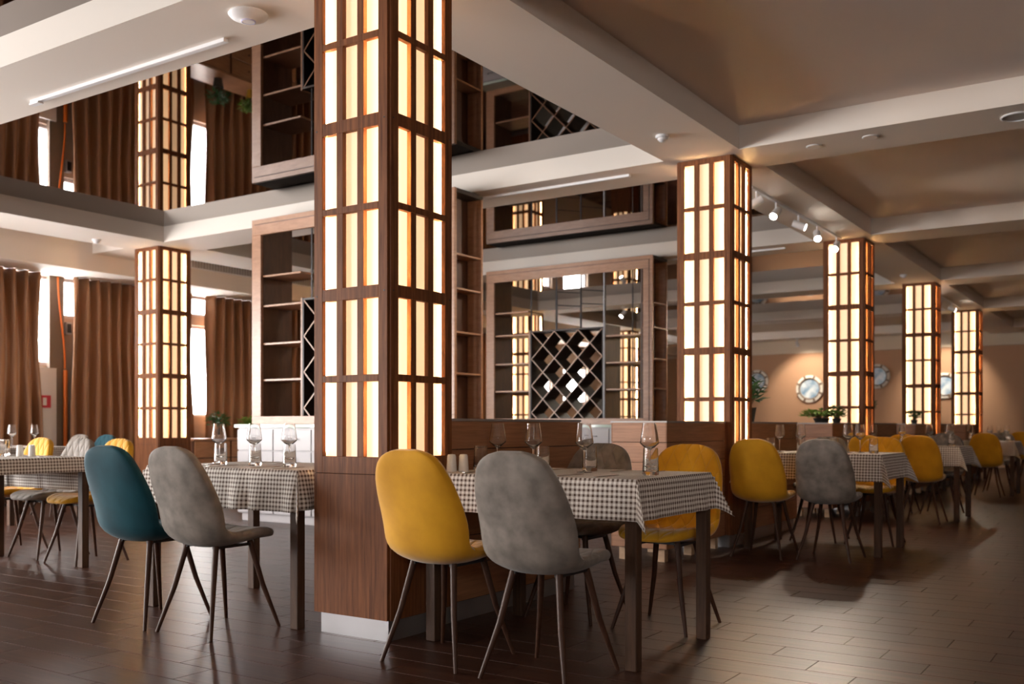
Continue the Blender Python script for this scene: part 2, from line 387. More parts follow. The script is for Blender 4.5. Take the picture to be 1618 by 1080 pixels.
# parts of one face, drawn for the face that looks to -Y
def face_parts():
    out = []; yf = -HWC
    def pb(name, m, x0, x1, z0, z1, y0=yf, y1=yf+DEP, bev=0.0012): out.append((name, MB().box(x0, x1, y0, y1, z0, z1).mesh(name, m, bevel=bev)))
    a = -HWC + NOTCH; e = HWC - NOTCH
    pb('base_panel', M['col_wood'], a, e, 0.10, 0.758)
    for sx in (0, 1):
        pb('stile', M['col_wood'], *((a, -HWC+ST) if sx == 0 else (HWC-ST, e)), 0.760, HB)
    zs = [0.760] + [z for r_ in ROWS for z in r_] + [HB]
    for i in range(0, len(zs), 2): pb('rail', M['col_wood'], -HWC+ST, HWC-ST, zs[i], zs[i+1])
    x1 = -HWC + ST + PN
    for x in (x1, x1 + MU + PN): pb('mullion', M['col_wood'], x, x+MU, 0.839, 3.130, yf+0.0015)
    for z0, z1 in ROWS:
        for c_ in range(3):
            x = -HWC + ST + c_*(PN+MU)
            pb('pane', M['pane_mid' if c_ == 1 else 'pane_outer'], x-0.0199, x+PN+0.0199, z0-0.013, z1+0.013, yf+0.034, yf+0.038, 0)
    for sx in (-1, 1):                              # led strips hidden behind the stiles
        x = sx*(HWC-ST+0.012)
        pb('light_strip', M['strip'], x-0.004, x+0.004, 0.86, 3.11, yf+0.0275, yf+0.0325, 0)
    return out
FACE = face_parts()
mbc = MB().box(-HWC+NOTCH, HWC-NOTCH, -HWC+NOTCH, HWC-NOTCH, 0.10, 0.80).box(-HWC+NOTCH, HWC-NOTCH, -HWC+NOTCH, HWC-NOTCH, 3.135, HB)
mbc.box(-HWC+0.040, HWC-0.040, -HWC+0.040, HWC-0.040, 0.8, 3.135)
for sx in (-1, 1):
    for sy in (-1, 1):
        xa, xb = sorted((sx*(HWC-NOTCH), sx*(HWC-0.036))); ya, yb = sorted((sy*(HWC-NOTCH), sy*(HWC-0.036)))
        mbc.box(xa, xb, ya, yb, 0.80, 3.135)
core_me = mbc.mesh('core', M['col_dark'])
plinth_me = MB().box(-HWC+0.03, HWC-0.03, -HWC+0.03, HWC-0.03, 0, 0.10).mesh('plinth', M['alu'])
screw_mb = MB()
for z in (1.595, 2.377):
    for sx in (-1, 1): screw_mb.lathe([(0.004, -0.0012), (0.004, 0.001)], 8, (sx*(HWC-0.03), -HWC, z), 'y')
screw_me = screw_mb.mesh('screw', M['black'])
def column(x, y, label):
    t_ = thing('lantern_column', label, 'column', (x+HWC, y+HWC, 0), 0, 'lantern columns')
    link('core', core_me, t_); link('plinth', plinth_me, t_)
    for q in range(4):
        for nm, me in FACE: link(nm, me, t_, None, q*PI/2)
        link('screw', screw_me, t_, None, q*PI/2)
COLS = [(0, 0, 'tall glowing wooden lantern column nearest the camera, behind the mustard chair'),
        (1, 0, 'glowing lantern column just right of the wine rack shelf, second in its row'),
        (2, 0, 'glowing lantern column at the end of the spotlight track, third in its row'),
        (3, 0, 'glowing lantern column, fourth in the receding right-hand row'),
        (4, 0, 'smallest and farthest glowing lantern column of the right-hand row'),
        (1, 1, 'glowing lantern column in front of the brown curtains at left'),
        (2, 1, 'lantern column of the curtain-side row, right behind the nearest column'),
        (3, 1, 'glowing lantern column seen through the left bay of the wine rack shelf'),
        (4, 1, 'glowing lantern column seen through the right bay of the wine rack shelf')]
for k, r_, lb in COLS: column(PX*k, 7.26*r_, lb)

# ------------------------------------------------------------------ plank dividers between the columns
def divider(x0, x1, y0, y1, label, feet):
    t_ = thing('plank_divider', label, 'divider', (x0, y0, 0), 0, 'plank dividers')
    L, D = x1-x0, y1-y0
    zb = 0.095 if feet else 0.10
    box('core', M['col_dark'], 0.008, L-0.008, 0.008, D-0.008, zb, 1.0, t_)
    zs = [1.005, 0.862, 0.716, 0.570, 0.424, 0.278, zb]
    for a, b in zip(zs[:-1], zs[1:]):
        for args in ((0, L, 0, 0.007), (0, L, D-0.007, D)): box('plank', M['part_wood'], args[0], args[1], args[2], args[3], b+0.004, a, t_, 0.0015)
        for args in ((0, 0.007, 0.0075, D-0.0075), (L-0.007, L, 0.0075, D-0.0075)): box('plank', M['part_wood'], args[0], args[1], args[2], args[3], b+0.004, a, t_, 0.0015)
    box('cap', M['alu_cap'], -0.004, L+0.004, -0.004, D+0.004, 1.006, 1.018, t_)
    if feet:
        for fx in (0.05, L/2-0.03, L-0.11):
            for fy in (0.04, D-0.10): box('foot', M['foot'], fx, fx+0.06, fy, fy+0.06, 0, zb, t_)
    else: box('plinth', M['alu'], 0.0, L-0.03, 0.025, D-0.025, 0, 0.10, t_)
NTH = ['nearest', 'second', 'third', 'fourth']
for k in range(4):
    divider(PX*k+WC+0.002, PX*k+1.80, 0.035, 0.44, ['brown plank divider attached to the nearest lantern column', 'plank divider running on from the second lantern column, behind the second table',
            'plank divider running on from the third lantern column', 'plank divider running on from the fourth lantern column'][k], False)
    divider(PX*k+3.08, PX*(k+1)-0.004, 0.055, 0.50, ['plank box on pale block feet, left of the second lantern column', 'plank box on feet left of the third lantern column',
            'plank box on feet left of the fourth lantern column', 'plank box on feet left of the farthest lantern column'][k], True)

# ------------------------------------------------------------------ display shelves with wine rack, on counters
def display_shelf(X, y0, y1, label, clabel):
    D = 0.45; zt, zb = 3.160, 1.002
    t_ = thing('display_shelf', label, 'shelf', (X, y0, 0), 0, 'wine rack shelves')
    Wd = y1 - y0
    def p(name, m, x0, x1, ya, yb, za, zc, bev=0.002): return box(name, M[m], x0, x1, ya, yb, za, zc, t_, bev)
    fb = 0.135
    p('top_board', 'shelf_wood', 0, 0.035, 0, Wd, zt-0.165, zt); p('bottom_board', 'shelf_wood', 0, 0.035, 0, Wd, zb, zb+0.082)
    p('side_board', 'shelf_wood', 0, 0.035, 0, fb, zb+0.083, zt-0.166); p('side_board', 'shelf_wood', 0, 0.035, Wd-fb, Wd, zb+0.083, zt-0.166)
    p('trim_bead', 'shelf_dark', -0.006, 0.0, 0.045, 0.052, zb+0.04, zt-0.05, 0); p('trim_bead', 'shelf_dark', -0.006, 0.0, 0.045, Wd-0.045, zt-0.057, zt-0.05, 0)
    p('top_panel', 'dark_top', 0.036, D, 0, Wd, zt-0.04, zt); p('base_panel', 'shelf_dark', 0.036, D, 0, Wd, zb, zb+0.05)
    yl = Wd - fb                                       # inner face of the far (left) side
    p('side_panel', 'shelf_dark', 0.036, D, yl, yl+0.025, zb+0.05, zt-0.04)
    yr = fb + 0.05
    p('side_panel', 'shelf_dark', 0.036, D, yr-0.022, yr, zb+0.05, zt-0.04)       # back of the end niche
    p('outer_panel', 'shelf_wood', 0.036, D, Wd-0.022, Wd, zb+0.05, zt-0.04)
    p('end_post', 'shelf_wood', D-0.03, D, 0, 0.16, zb+0.05, zt-0.04)
    SH = (1.455, 1.835, 2.235, 2.55)
    for z in SH: p('end_shelf', 'shelf_wood', 0.036, D-0.031, 0.004, yr-0.023, z, z+0.018)
    ya = yl - 0.58; rk0 = ya - 1.145                   # wine rack between rk0 and ya
    for z in SH: p('shelf', 'shelf_wood', 0.03, D-0.03, ya+0.022, yl-0.001, z, z+0.020)
    for z in (1.45, 1.80, 2.15): p('shelf', 'shelf_wood', 0.03, D-0.03, yr+0.001, rk0-0.034, z, z+0.020)
    p('post', 'post', 0.0, 0.03, rk0-0.03, rk0-0.012, zb+0.083, zt-0.166); p('divider_panel', 'shelf_dark', 0.031, D, rk0-0.032, rk0-0.012, zb+0.05, 2.32)
    p('shelf_divider', 'shelf_wood', 0.03, D-0.03, ya+0.001, ya+0.021, zb+0.083, 2.30)
    # rack
    rt, rb = 2.29, zb + 0.083; RD = 0.32
    p('rack_top', 'rack_wood', 0.03, 0.03+RD, rk0, ya, rt-0.022, rt); p('rack_side', 'rack_wood', 0.03, 0.03+RD, rk0, rk0+0.022, rb, rt-0.023); p('rack_side', 'rack_wood', 0.03, 0.03+RD, ya-0.022, ya, rb, rt-0.023)
    w_, h_ = ya - rk0 - 0.044, rt - 0.022 - rb; P_ = w_/3
    th = 0.011
    for fam in (1, -1):
        for k in range(-4, 8):
            # line: y' + fam*z' = k*P_  with y' from the left (far) side, z' down from the top
            pts = []
            for yy in (0.0, w_):
                zz = (k*P_ - yy)*fam
                if -1e-6 <= zz <= h_+1e-6: pts.append((yy, zz))
            for zz in (0.0, h_):
                yy = k*P_ - fam*zz
                if 1e-6 < yy < w_-1e-6: pts.append((yy, zz))
            if len(pts) < 2: continue
            (a1, b1), (a2, b2) = pts[0], pts[-1]
            L_ = math.hypot(a2-a1, b2-b1)
            if L_ < 0.1: continue
            dy_, dz_ = (a2-a1)/L_, (b2-b1)/L_; nx, nz_ = -dz_*th/2, dy_*th/2
            q = [(a1+nx, b1+nz_), (a2+nx, b2+nz_), (a2-nx, b2-nz_), (a1-nx, b1-nz_)]
            v = [(x, ya-0.022-yy, rt-0.022-zz) for x in (0.034+0.002*(fam > 0), 0.03+RD) for yy, zz in q]
            m_ = MB().add(v, [(0,1,2,3),(7,6,5,4),(0,4,5,1),(1,5,6,2),(2,6,7,3),(3,7,4,0)])
            m_.build('rack_board', M['rack_wood'], t_)
            fr_ = [(x, y, z) for x, y, z in v]
            # pale front edge of each board
            e_ = MB().add([(0.032+0.001*(fam > 0), y, z) for _, y, z in v[:4]] + [(0.034+0.002*(fam > 0), y, z) for _, y, z in v[:4]], [(0,1,2,3),(7,6,5,4),(0,4,5,1),(1,5,6,2),(2,6,7,3),(3,7,4,0)])
            e_.build('rack_board_edge', M['shelf_wood'], t_)
    # hanging rods over the rack
    RX = (0.06, 0.34); pos = [(1.86, 0), (1.63, 1), (1.45, 0), (1.23, 1), (1.08, 0), (0.86, 1), (0.45, 1)]
    for y, q in pos: MB().tube([(RX[q], y, 2.292 if y > rk0 else zb+0.05), (RX[q], y, zt-0.04)], 0.009, 8).build('rod', M['rod'], t_)
    for (ya_, qa), (yb_, qb) in ((pos[2], pos[3]), (pos[4], pos[5])):
        for zz in (2.62, 2.80): MB().tube([(RX[qa], ya_, zz), (RX[qb], yb_, zz)], 0.006, 6).build('rod_bar', M['rod'], t_)
    # counter below
    c = thing('counter_cabinet', clabel, 'cabinet', (X-0.2, y0, 0), 0, 'serving counters')
    Dc = D + 0.2
    def pc(name, m, x0, x1, ya_, yb_, za, zc, par=None, bev=0.002): return box(name, M[m], x0, x1, ya_, yb_, za, zc, par or c, bev)
    pc('body', 'white_lam', 0.02, Dc, 0, Wd, 0.08, 0.965); pc('kickboard', 'white_lam', 0.05, Dc-0.03, 0.02, Wd-0.02, 0, 0.08)
    pc('worktop', 'counter', -0.02, Dc, -0.01, Wd+0.02, 0.966, 1.0)
    n = 5; mw = Wd/n
    for i in range(n):
        a_, b_ = i*mw+0.006, (i+1)*mw-0.006
        d = pc('drawer', 'white_lam', 0.0, 0.019, a_, b_, 0.735, 0.945)
        MB().tube([(0, (a_+b_)/2-0.08, 0.85), (-0.025, (a_+b_)/2-0.08, 0.85), (-0.025, (a_+b_)/2+0.08, 0.85), (0, (a_+b_)/2+0.08, 0.85)], 0.005, 6).build('handle', M['rod'], d)
        mid = (a_+b_)/2
        for u0, u1, hy in ((a_, mid-0.003, mid-0.05), (mid+0.003, b_, mid+0.05)):
            d = pc('door', 'white_lam', 0.0, 0.019, u0, u1, 0.09, 0.722)
            MB().tube([(0, hy, 0.52), (-0.025, hy, 0.52), (-0.025, hy, 0.66), (0, hy, 0.66)], 0.005, 6).build('handle', M['rod'], d)
display_shelf(3.80, 2.485, 5.169, 'tall open shelf behind the nearest lantern column, lit white at its left edge', 'white serving counter with drawers under the left shelf')
display_shelf(8.03, 2.52, 5.10, 'tall open shelf with diamond wine rack, left of the second lantern column', 'pale serving counter under the diamond wine rack shelf')

# ------------------------------------------------------------------ chairs
def chair_shell():
    prof = [(0.245, 0.438), (0.225, 0.450), (0.17, 0.456), (0.10, 0.450), (0.03, 0.440), (-0.04, 0.432), (-0.10, 0.430), (-0.150, 0.440), (-0.185, 0.468),
            (-0.207, 0.515), (-0.222, 0.575), (-0.236, 0.640), (-0.250, 0.705), (-0.263, 0.765), (-0.273, 0.815), (-0.281, 0.852), (-0.286, 0.876), (-0.288, 0.886)]
    hw = [0.085, 0.150, 0.190, 0.207, 0.211, 0.213, 0.215, 0.218, 0.220, 0.222, 0.222, 0.219, 0.211, 0.197, 0.176, 0.149, 0.107, 0.052]
    n, mN = len(prof), 12
    P_ = [Vector((x, 0, z)) for x, z in prof]
    nor = []
    for i in range(n):
        d = (P_[min(i+1, n-1)] - P_[max(i-1, 0)]).normalized(); nor.append(Vector((d.z, 0, -d.x)))   # upper / front side
    outer, inner, uv = [], [], []
    s = 0
    for i in range(n):
        if i: s += (P_[i]-P_[i-1]).length
        back = min(max((P_[i].z-0.44)/0.12, 0), 1) if prof[i][0] < -0.1 else 0
        for j in range(mN+1):
            t_ = -1 + 2*j/mN; y = 0.97*hw[i]*math.sin(t_*PI/2*0.999)
            a = abs(y/0.23)
            cup = 0.085*a**2.4
            top = min(max((0.90-P_[i].z)/0.25, 0.25), 1)
            base = P_[i] + Vector((0.7*cup*back*top, 0, 0.45*cup*(1-back)*(0.3 if i < 3 else 1)))
            jun = math.exp(-((s-0.44)/0.13)**2)*min(a, 1)**2.2
            base += Vector((0.030*jun, 0, 0.012*jun)); base.y = y
            e_ = max(0.0, 1 - abs(t_)**6) * min(1, (i+0.6)/3, (n-1-i+0.6)/3)
            th = 0.008 + 0.038*e_
            outer.append(base - nor[i]*th*0.55); inner.append(base + nor[i]*th*0.75); uv.append((y, s))
    q = []
    for i in range(n-1):
        for j in range(mN):
            a = i*(mN+1)+j; q.append((a, a+1, a+mN+2, a+mN+1))
    rim = [j for j in range(mN+1)] + [i*(mN+1)+mN for i in range(1, n)] + [(n-1)*(mN+1)+j for j in range(mN-1, -1, -1)] + [i*(mN+1) for i in range(n-2, 0, -1)]
    return outer, inner, uv, q, rim
SHO, SHI, SUV, SQ, SRIM = chair_shell()
def chair_meshes(colour):
    o = len(SHO)
    sh = MB(); sh.v = [tuple(p) for p in SHO]; sh.f = [f_[::-1] for f_ in SQ]
    rv = [SHI[i] for i in SRIM]; sh.v += [tuple(p) for p in rv]; nr = len(SRIM)
    sh.f += [(SRIM[k], SRIM[(k+1) % nr], o+(k+1) % nr, o+k) for k in range(nr)]
    cu = MB(); cu.v = [tuple(p) for p in SHI]; cu.f = list(SQ); cu.uv = SUV
    return sh.mesh('shell', M[colour], True), cu.mesh('cushion', M[colour + '_q'], True)
CH_ME = {k: chair_meshes(k) for k in FAB}
LEGS = []
for sx in (1, -1):
    for sy in (1, -1):
        LEGS.append(MB().tube([(sx*0.102, sy*0.102, 0.425), (sx*0.150, sy*0.140, 0.21), (sx*0.208, sy*0.193, 0.0)], [0.015, 0.0125, 0.0085], 10).mesh('leg', M['chair_leg'], True))
FRAME_ME = MB().box(-0.115, 0.115, -0.115, -0.09, 0.404, 0.416).box(-0.115, 0.115, 0.09, 0.115, 0.404, 0.416).box(-0.05, 0.05, -0.09, 0.09, 0.404, 0.414).mesh('seat_frame', M['black'])
def chair(x, y, rz, colour, label, group='dining chairs'):
    t_ = thing('dining_chair', label, 'chair', (x, y, 0), rz, group)
    for nm, me in zip(('shell', 'cushion'), CH_ME[colour]):
        o = link(nm, me, t_); s_ = o.modifiers.new('smooth', 'SUBSURF'); s_.levels = 1; s_.render_levels = 1
    for me in LEGS: link('leg', me, t_)
    link('seat_frame', FRAME_ME, t_)
    return t_

# ------------------------------------------------------------------ tables and cloths
TZ = 0.762
def table(x0, x1, y0, y1, label, clabel, ov=(0.165, 0.165), sh=(0, 0), wave=0.006):
    t_ = thing('dining_table', label, 'table', (x0, y0, 0), 0, 'dining tables')
    L, D = x1-x0, y1-y0; lg = 0.052
    box('tabletop', M['leg_wood'], 0, L, 0, D, TZ-0.03, TZ, t_, 0.003)
    for a, b in ((0, 0), (L-lg, 0), (0, D-lg), (L-lg, D-lg)): box('leg', M['leg_wood'], a, a+lg, b, b+lg, 0, TZ-0.031, t_, 0.003)
    for a in (0.006, L-0.026): box('apron', M['leg_wood'], a, a+0.02, lg+0.001, D-lg-0.001, TZ-0.095, TZ-0.031, t_)
    for a in (0.006, D-0.026): box('apron', M['leg_wood'], lg+0.001, L-lg-0.001, a, a+0.02, TZ-0.095, TZ-0.031, t_)
    # cloth: flat coordinates u, v in metres
    ox0, ox1 = ov[0]-sh[0], ov[0]+sh[0]; oy0, oy1 = ov[1]-sh[1], ov[1]+sh[1]
    def axis(lo, hi, a, b):
        v_ = [-a + a*i/9 for i in range(9)] + [0, 0.004]
        n_ = int(hi/0.03); v_ += [hi*i/n_ for i in range(1, n_)] + [hi-0.004, hi] + [hi + b*i/9 for i in range(1, 10)]
        return v_
    us, vs = axis(0, L, ox0, ox1), axis(0, D, oy0, oy1)
    mb = MB(); mb.uv = []
    ph = random.random()*6
    for u in us:
        for v in vs:
            a = (-u if u < 0 else u-L if u > L else 0); b = (-v if v < 0 else v-D if v > D else 0)
            sx = -1 if u < 0 else 1; sy = -1 if v < 0 else 1
            px, py = min(max(u, 0), L), min(max(v, 0), D); g_ = 0.006
            z = TZ + 0.004
            if a and b:
                r_ = math.hypot(a, b); th = math.atan2(b, a); phi = 0.62*(PI/4-abs(th-PI/4))
                az = PI/4 + (th-PI/4)*0.25
                px += sx*(g_ + r_*math.sin(phi)*math.cos(az)); py += sy*(g_ + r_*math.sin(phi)*math.sin(az)); z -= r_*math.cos(phi)
            elif a:
                w_ = wave*(math.sin(v*17+ph)+0.6*math.sin(v*31+ph*2))*min(a/0.1, 1.5); px += sx*(g_ + abs(w_) + 0.05*a); z -= a
            elif b:
                w_ = wave*(math.sin(u*19+ph)+0.6*math.sin(u*29+ph))*min(b/0.1, 1.5); py += sy*(g_ + abs(w_) + 0.05*b); z -= b
            mb.v.append((px, py, z)); mb.uv.append((u, v))
    nv = len(vs)
    for i in range(len(us)-1):
        for j in range(nv-1):
            k = i*nv+j; mb.f.append((k, k+nv, k+nv+1, k+1))
    o = mb.build('tablecloth', M['cloth'], None, True); o.location = (x0, y0, 0)
    so = o.modifiers.new('thickness', 'SOLIDIFY'); so.thickness = 0.0018; so.offset = 1
    tag(o, clabel, 'tablecloth', 'gingham tablecloths')
ZT = TZ + 0.006                                        # top of the cloth

# ------------------------------------------------------------------ glasses, cruets and cutlery
wine_pr = [(0.001, 0.0), (0.036, 0.0), (0.037, 0.002), (0.012, 0.005), (0.0042, 0.010), (0.0038, 0.095), (0.006, 0.103), (0.024, 0.118), (0.0415, 0.134), (0.0425, 0.139), (0.039, 0.165), (0.033, 0.205), (0.0305, 0.226),
           (0.0293, 0.226), (0.0318, 0.205), (0.0378, 0.165), (0.0412, 0.139), (0.0402, 0.136), (0.023, 0.1205), (0.001, 0.110)]
WINE_BASE = MB().lathe(wine_pr[:6] + [(0.006, 0.103), (0.001, 0.106)], 20).mesh('stem', M['glass'], True)
WINE_BOWL = MB().lathe([(0.001, 0.1062)] + wine_pr[6:], 24).mesh('bowl', M['glass'], True)
TUMB = MB().lathe([(0.001, 0.0), (0.0345, 0.0), (0.036, 0.004), (0.0355, 0.02), (0.0315, 0.118), (0.0303, 0.118), (0.0335, 0.022), (0.031, 0.016), (0.001, 0.016)], 24).mesh('tumbler', M['glass'], True)
def wine(x, y, label):
    t_ = thing('wine_glass', label, 'glass', (x, y, ZT), 0, 'wine glasses'); link('stem', WINE_BASE, t_); link('bowl', WINE_BOWL, t_)
def tumbler(x, y, label): tag(link('tumbler', TUMB, None, (x, y, ZT)), label, 'glass', 'tumblers')
SHK = MB().lathe([(0.001, 0), (0.024, 0), (0.025, 0.004), (0.0205, 0.072), (0.017, 0.080), (0.001, 0.082)], 18).mesh('shaker', M['ceramic'], True)
def shaker(x, y, label): tag(link('shaker', SHK, None, (x, y, ZT)), label, 'shaker', 'salt and pepper shakers')
fk = MB()
fk.prism([(-0.10, -0.006), (-0.09, -0.008), (0.02, -0.003), (0.035, -0.011), (0.055, -0.012), (0.055, 0.012), (0.035, 0.011), (0.02, 0.003), (-0.09, 0.008), (-0.10, 0.006)], 0.001, 0.0035)
for i in range(4): fk.box(0.055, 0.098, -0.012+i*0.0068, -0.012+i*0.0068+0.0036, 0.001, 0.0035)
FORK = fk.mesh('fork', M['steel'])
KNIFE = MB().prism([(-0.11, -0.006), (-0.10, -0.008), (0.0, -0.006), (0.01, -0.010), (0.09, -0.009), (0.108, 0.004), (0.01, 0.006), (-0.10, 0.008), (-0.11, 0.006)], 0.001, 0.0035).mesh('knife', M['steel'])
def cutlery(x, y, rz, me, name, label): tag(link(name, me, None, (x, y, ZT), rz), label, name, name + 's on the tables')

def setting(ends, x0, x1, y0, y1, desc):
    """fork and knife for four places"""
    for i, y in enumerate((y0+0.30, y0+0.80)):
        for sx in (0, 1):
            X = x0+0.15 if sx == 0 else x1-0.15; d = 1 if sx == 0 else -1
            where = ends[i] + ', ' + ('near side' if sx == 0 else 'far side')
            cutlery(X, y+0.09*d, 0 if sx == 0 else PI, FORK, 'fork', 'steel fork on %s, %s' % (desc, where))
            cutlery(X, y-0.09*d, 0 if sx == 0 else PI, KNIFE, 'knife', 'steel knife on %s, %s' % (desc, where))

# front table
table(0.15, 0.92, -1.157, -0.09, 'dark wooden table in front of the nearest lantern column', 'brown gingham cloth on the front table, with drooping corners')
setting(('drooping corner end', 'lantern column end'), 0.15, 0.92, -1.157, -0.09, 'front table')
chair(-0.055, -0.378, 0, 'yellow', 'mustard yellow velvet chair in front of the nearest lantern column')
chair(-0.062, -0.885, 0, 'grey', 'grey suede chair nearest the camera at the front table, seen from behind')
chair(1.075, -0.865, PI, 'yellow', 'mustard yellow chair facing the camera across the front table')
chair(1.075, -0.36, PI, 'grey', 'grey chair facing the camera across front table, partly hidden by glasses')
for x, y, l in ((0.66, -0.14, 'first from the lantern column'), (0.62, -0.376, 'second from the lantern column'), (0.56, -0.690, 'third from the lantern column'), (0.62, -0.990, 'nearest the drooping cloth corner')):
    wine(x, y, 'stemmed wine glass on the front table, ' + l)
for x, y, l in ((0.50, -0.15, 'first from the lantern column'), (0.52, -0.488, 'second from the lantern column'), (0.70, -0.641, 'third from the lantern column'), (0.50, -1.053, 'nearest the drooping cloth corner')):
    tumbler(x, y, 'clear straight tumbler on the front table, ' + l)
shaker(0.30, -0.125, 'white shaker behind mustard chair on front table, left of the pair')
shaker(0.34, -0.165, 'white shaker behind mustard chair on front table, right of the pair')

# table left of the nearest column
table(-0.012, 0.745, 0.567, 1.715, 'dark wooden table just left of the nearest lantern column', 'crinkled gingham cloth on table left of nearest column', (0.20, 0.19), wave=0.012)
setting(('lantern column end', 'curtain side end'), -0.012, 0.745, 0.567, 1.715, 'table left of nearest column')
chair(-0.205, 0.90, 0, 'grey', 'grey suede chair left of the nearest lantern column, beside the teal chair')
chair(-0.235, 1.362, 0.05, 'teal', 'dark teal velvet chair in the left foreground')
chair(0.93, 0.915, PI, 'grey', 'grey chair at far side of table left of nearest column, seat showing')
for x, y, l in ((0.40, 1.623, 'leftmost of three'), (0.40, 1.328, 'middle of three'), (0.40, 1.053, 'rightmost of three')): wine(x, y, 'wine glass on table left of nearest column, ' + l)
for x, y, l in ((0.27, 1.455, 'leftmost of three'), (0.27, 1.178, 'middle of three'), (0.26, 0.905, 'rightmost of three')): tumbler(x, y, 'tumbler on table left of nearest column, ' + l)

# table at the left edge
table(-0.08, 0.695, 3.325, 4.45, 'dark table cut off by the left edge of the photo', 'gingham cloth on the table at the left edge of the photo', (0.24, 0.10))
setting(('teal chair end', 'photo edge end'), -0.08, 0.695, 3.325, 4.45, 'table at left edge')
chair(0.86, 3.61, PI, 'yellow', 'yellow chair between the teal chair and left lantern column')
chair(0.90, 4.15, PI, 'grey', 'pale grey chair with quilted back facing us, left of the teal chair')
chair(0.93, 4.75, PI, 'yellow', 'yellow chair showing its rounded back near the left photo edge')
shaker(0.46, 3.78, 'white shaker on table at left edge, left of the pair')
shaker(0.50, 3.70, 'white shaker on table at left edge, right of the pair')
tumbler(0.44, 3.98, 'tumbler on table at left edge, beside the white shakers')
tumbler(0.54, 4.12, 'tumbler on table at left edge, second from the shakers')
tumbler(0.42, 4.22, 'tumbler on table at left edge, farthest from the shakers')

# table by the curtains at far left
table(1.95, 2.72, 6.55, 7.70, 'far-left table standing near the brown curtains', 'gingham cloth on the far-left table near curtains')
chair(2.95, 6.85, PI, 'teal', 'teal chair far back at left, in front of the curtains')
chair(2.95, 7.35, PI, 'grey', 'grey chair far back at left, next to the far teal chair')
for i, (x, y) in enumerate(((2.2, 6.95), (2.5, 7.05), (2.2, 7.35), (2.5, 7.5))): wine(x, y, 'wine glass on the far-left table, %s from the right' % ['first', 'second', 'third', 'fourth'][i])

# right-hand row
RT = [('second', 4.24, 5.02), ('third', 7.57, 8.32), ('fourth', 11.95, 12.70), ('fifth', 16.0, 16.75)]
for n_, a, b in RT:
    table(a, b, -1.147, -0.09, 'dark wooden table, %s in the right-hand row' % n_, 'gingham cloth on the %s table of the right-hand row' % n_, (0.20, 0.19), wave=0.009)
setting(('aisle end', 'divider end'), 4.24, 5.02, -1.147, -0.09, 'second table of right-hand row')
chair(3.905, -0.38, 0, 'yellow', 'mustard chair seen from behind, at the foot of the second lantern column')
chair(3.995, -0.85, 0, 'grey', 'grey chair seen from behind at second table of the right-hand row')
chair(5.18, -0.88, PI, 'yellow', 'yellow chair facing us across the second table of the right-hand row')
chair(5.18, -0.42, PI, 'grey', 'grey chair facing us across second table, mostly hidden')
chair(7.32, -0.85, 0, 'yellow', 'mustard chair seen from behind at third table of the right-hand row')
chair(7.30, -0.35, 0, 'yellow', 'mustard chair half hidden behind another at third table of right-hand row')
chair(8.50, -0.82, PI, 'grey', 'grey chair facing us across third table of the right-hand row')
chair(8.50, -0.35, PI, 'yellow', 'yellow chair across third table, nearest the third lantern column')
chair(11.73, -0.84, 0, 'yellow', 'mustard chair seen from behind at fourth table of the right-hand row')
chair(11.73, -0.34, 0, 'grey', 'grey chair seen from behind at fourth table of the right-hand row')
chair(12.88, -0.84, PI, 'grey', 'grey chair facing us across fourth table of the right-hand row')
chair(15.78, -0.84, 0, 'yellow', 'yellow chair at the farthest table of right-hand row')
chair(16.95, -0.84, PI, 'teal', 'dark teal chair at the farthest table of the right-hand row')
ORD = ['first', 'second', 'third', 'fourth']
for i, (x, y) in enumerate(((4.6, -0.261), (4.6, -0.434), (4.6, -0.812), (4.77, -0.862))): wine(x, y, 'wine glass on second right-hand table, %s from the divider' % ORD[i])
for i, (x, y) in enumerate(((4.5, -0.22), (4.72, -0.40), (4.50, -0.73), (4.55, -1.02))): tumbler(x, y, 'tumbler on second right-hand table, %s from the divider' % ORD[i])
for i, (x, y) in enumerate(((7.9, -0.22), (8.0, -0.50), (7.9, -0.80), (8.05, -0.98))):
    wine(x, y, 'wine glass on third right-hand table, %s from the divider' % ORD[i]); tumbler(x-0.1, y-0.03, 'tumbler on third right-hand table, %s from the divider' % ORD[i])
for i, (x, y) in enumerate(((12.2, -0.22), (12.4, -0.52), (12.25, -0.80), (12.4, -1.0))):
    wine(x, y, 'wine glass on fourth right-hand table, %s from the divider' % ORD[i]); tumbler(x-0.1, y-0.03, 'tumbler on fourth right-hand table, %s from the divider' % ORD[i])
for i, (x, y) in enumerate(((16.3, -0.4), (16.4, -0.85))): wine(x, y, 'wine glass on the farthest right-hand table, %s from the divider' % ORD[i])

# ------------------------------------------------------------------ curtains
def curtain(x0, x1, label):
    z0, z1 = 0.03, 2.945; mb = MB(); n = int((x1-x0)/0.012); nz = 10
    ph = random.random()*6; ys = []
    for k in range(nz+1):
        z = z0 + (z1-z0)*k/nz; amp = 0.050 + 0.012*math.sin(k*0.7+ph) + (0.02 if k < 3 else 0)
        for i in range(n+1):
            x = x0 + (x1-x0)*i/n
            s_ = math.sin(x*2*PI/0.165 + 0.9*math.sin(x*3.1+ph) + 0.25*math.sin(k*0.8+x*2))
            mb.v.append((x + 0.02*math.sin(k*0.6+x*5), 9.10 + amp*s_ + 0.012*math.sin(x*37+k), z))
    for k in range(nz):
        for i in range(n): a = k*(n+1)+i; mb.f.append((a, a+1, a+n+2, a+n+1))
    t_ = thing('curtain', label, 'curtain', (0, 0, 0), 0, 'brown curtains')
    o = mb.build('drape', M['curtain'], t_, True); so = o.modifiers.new('thickness', 'SOLIDIFY'); so.thickness = 0.004
    box('curtain_rail', M['white'], x0, x1, 9.06, 9.14, 2.946, 2.95, t_)
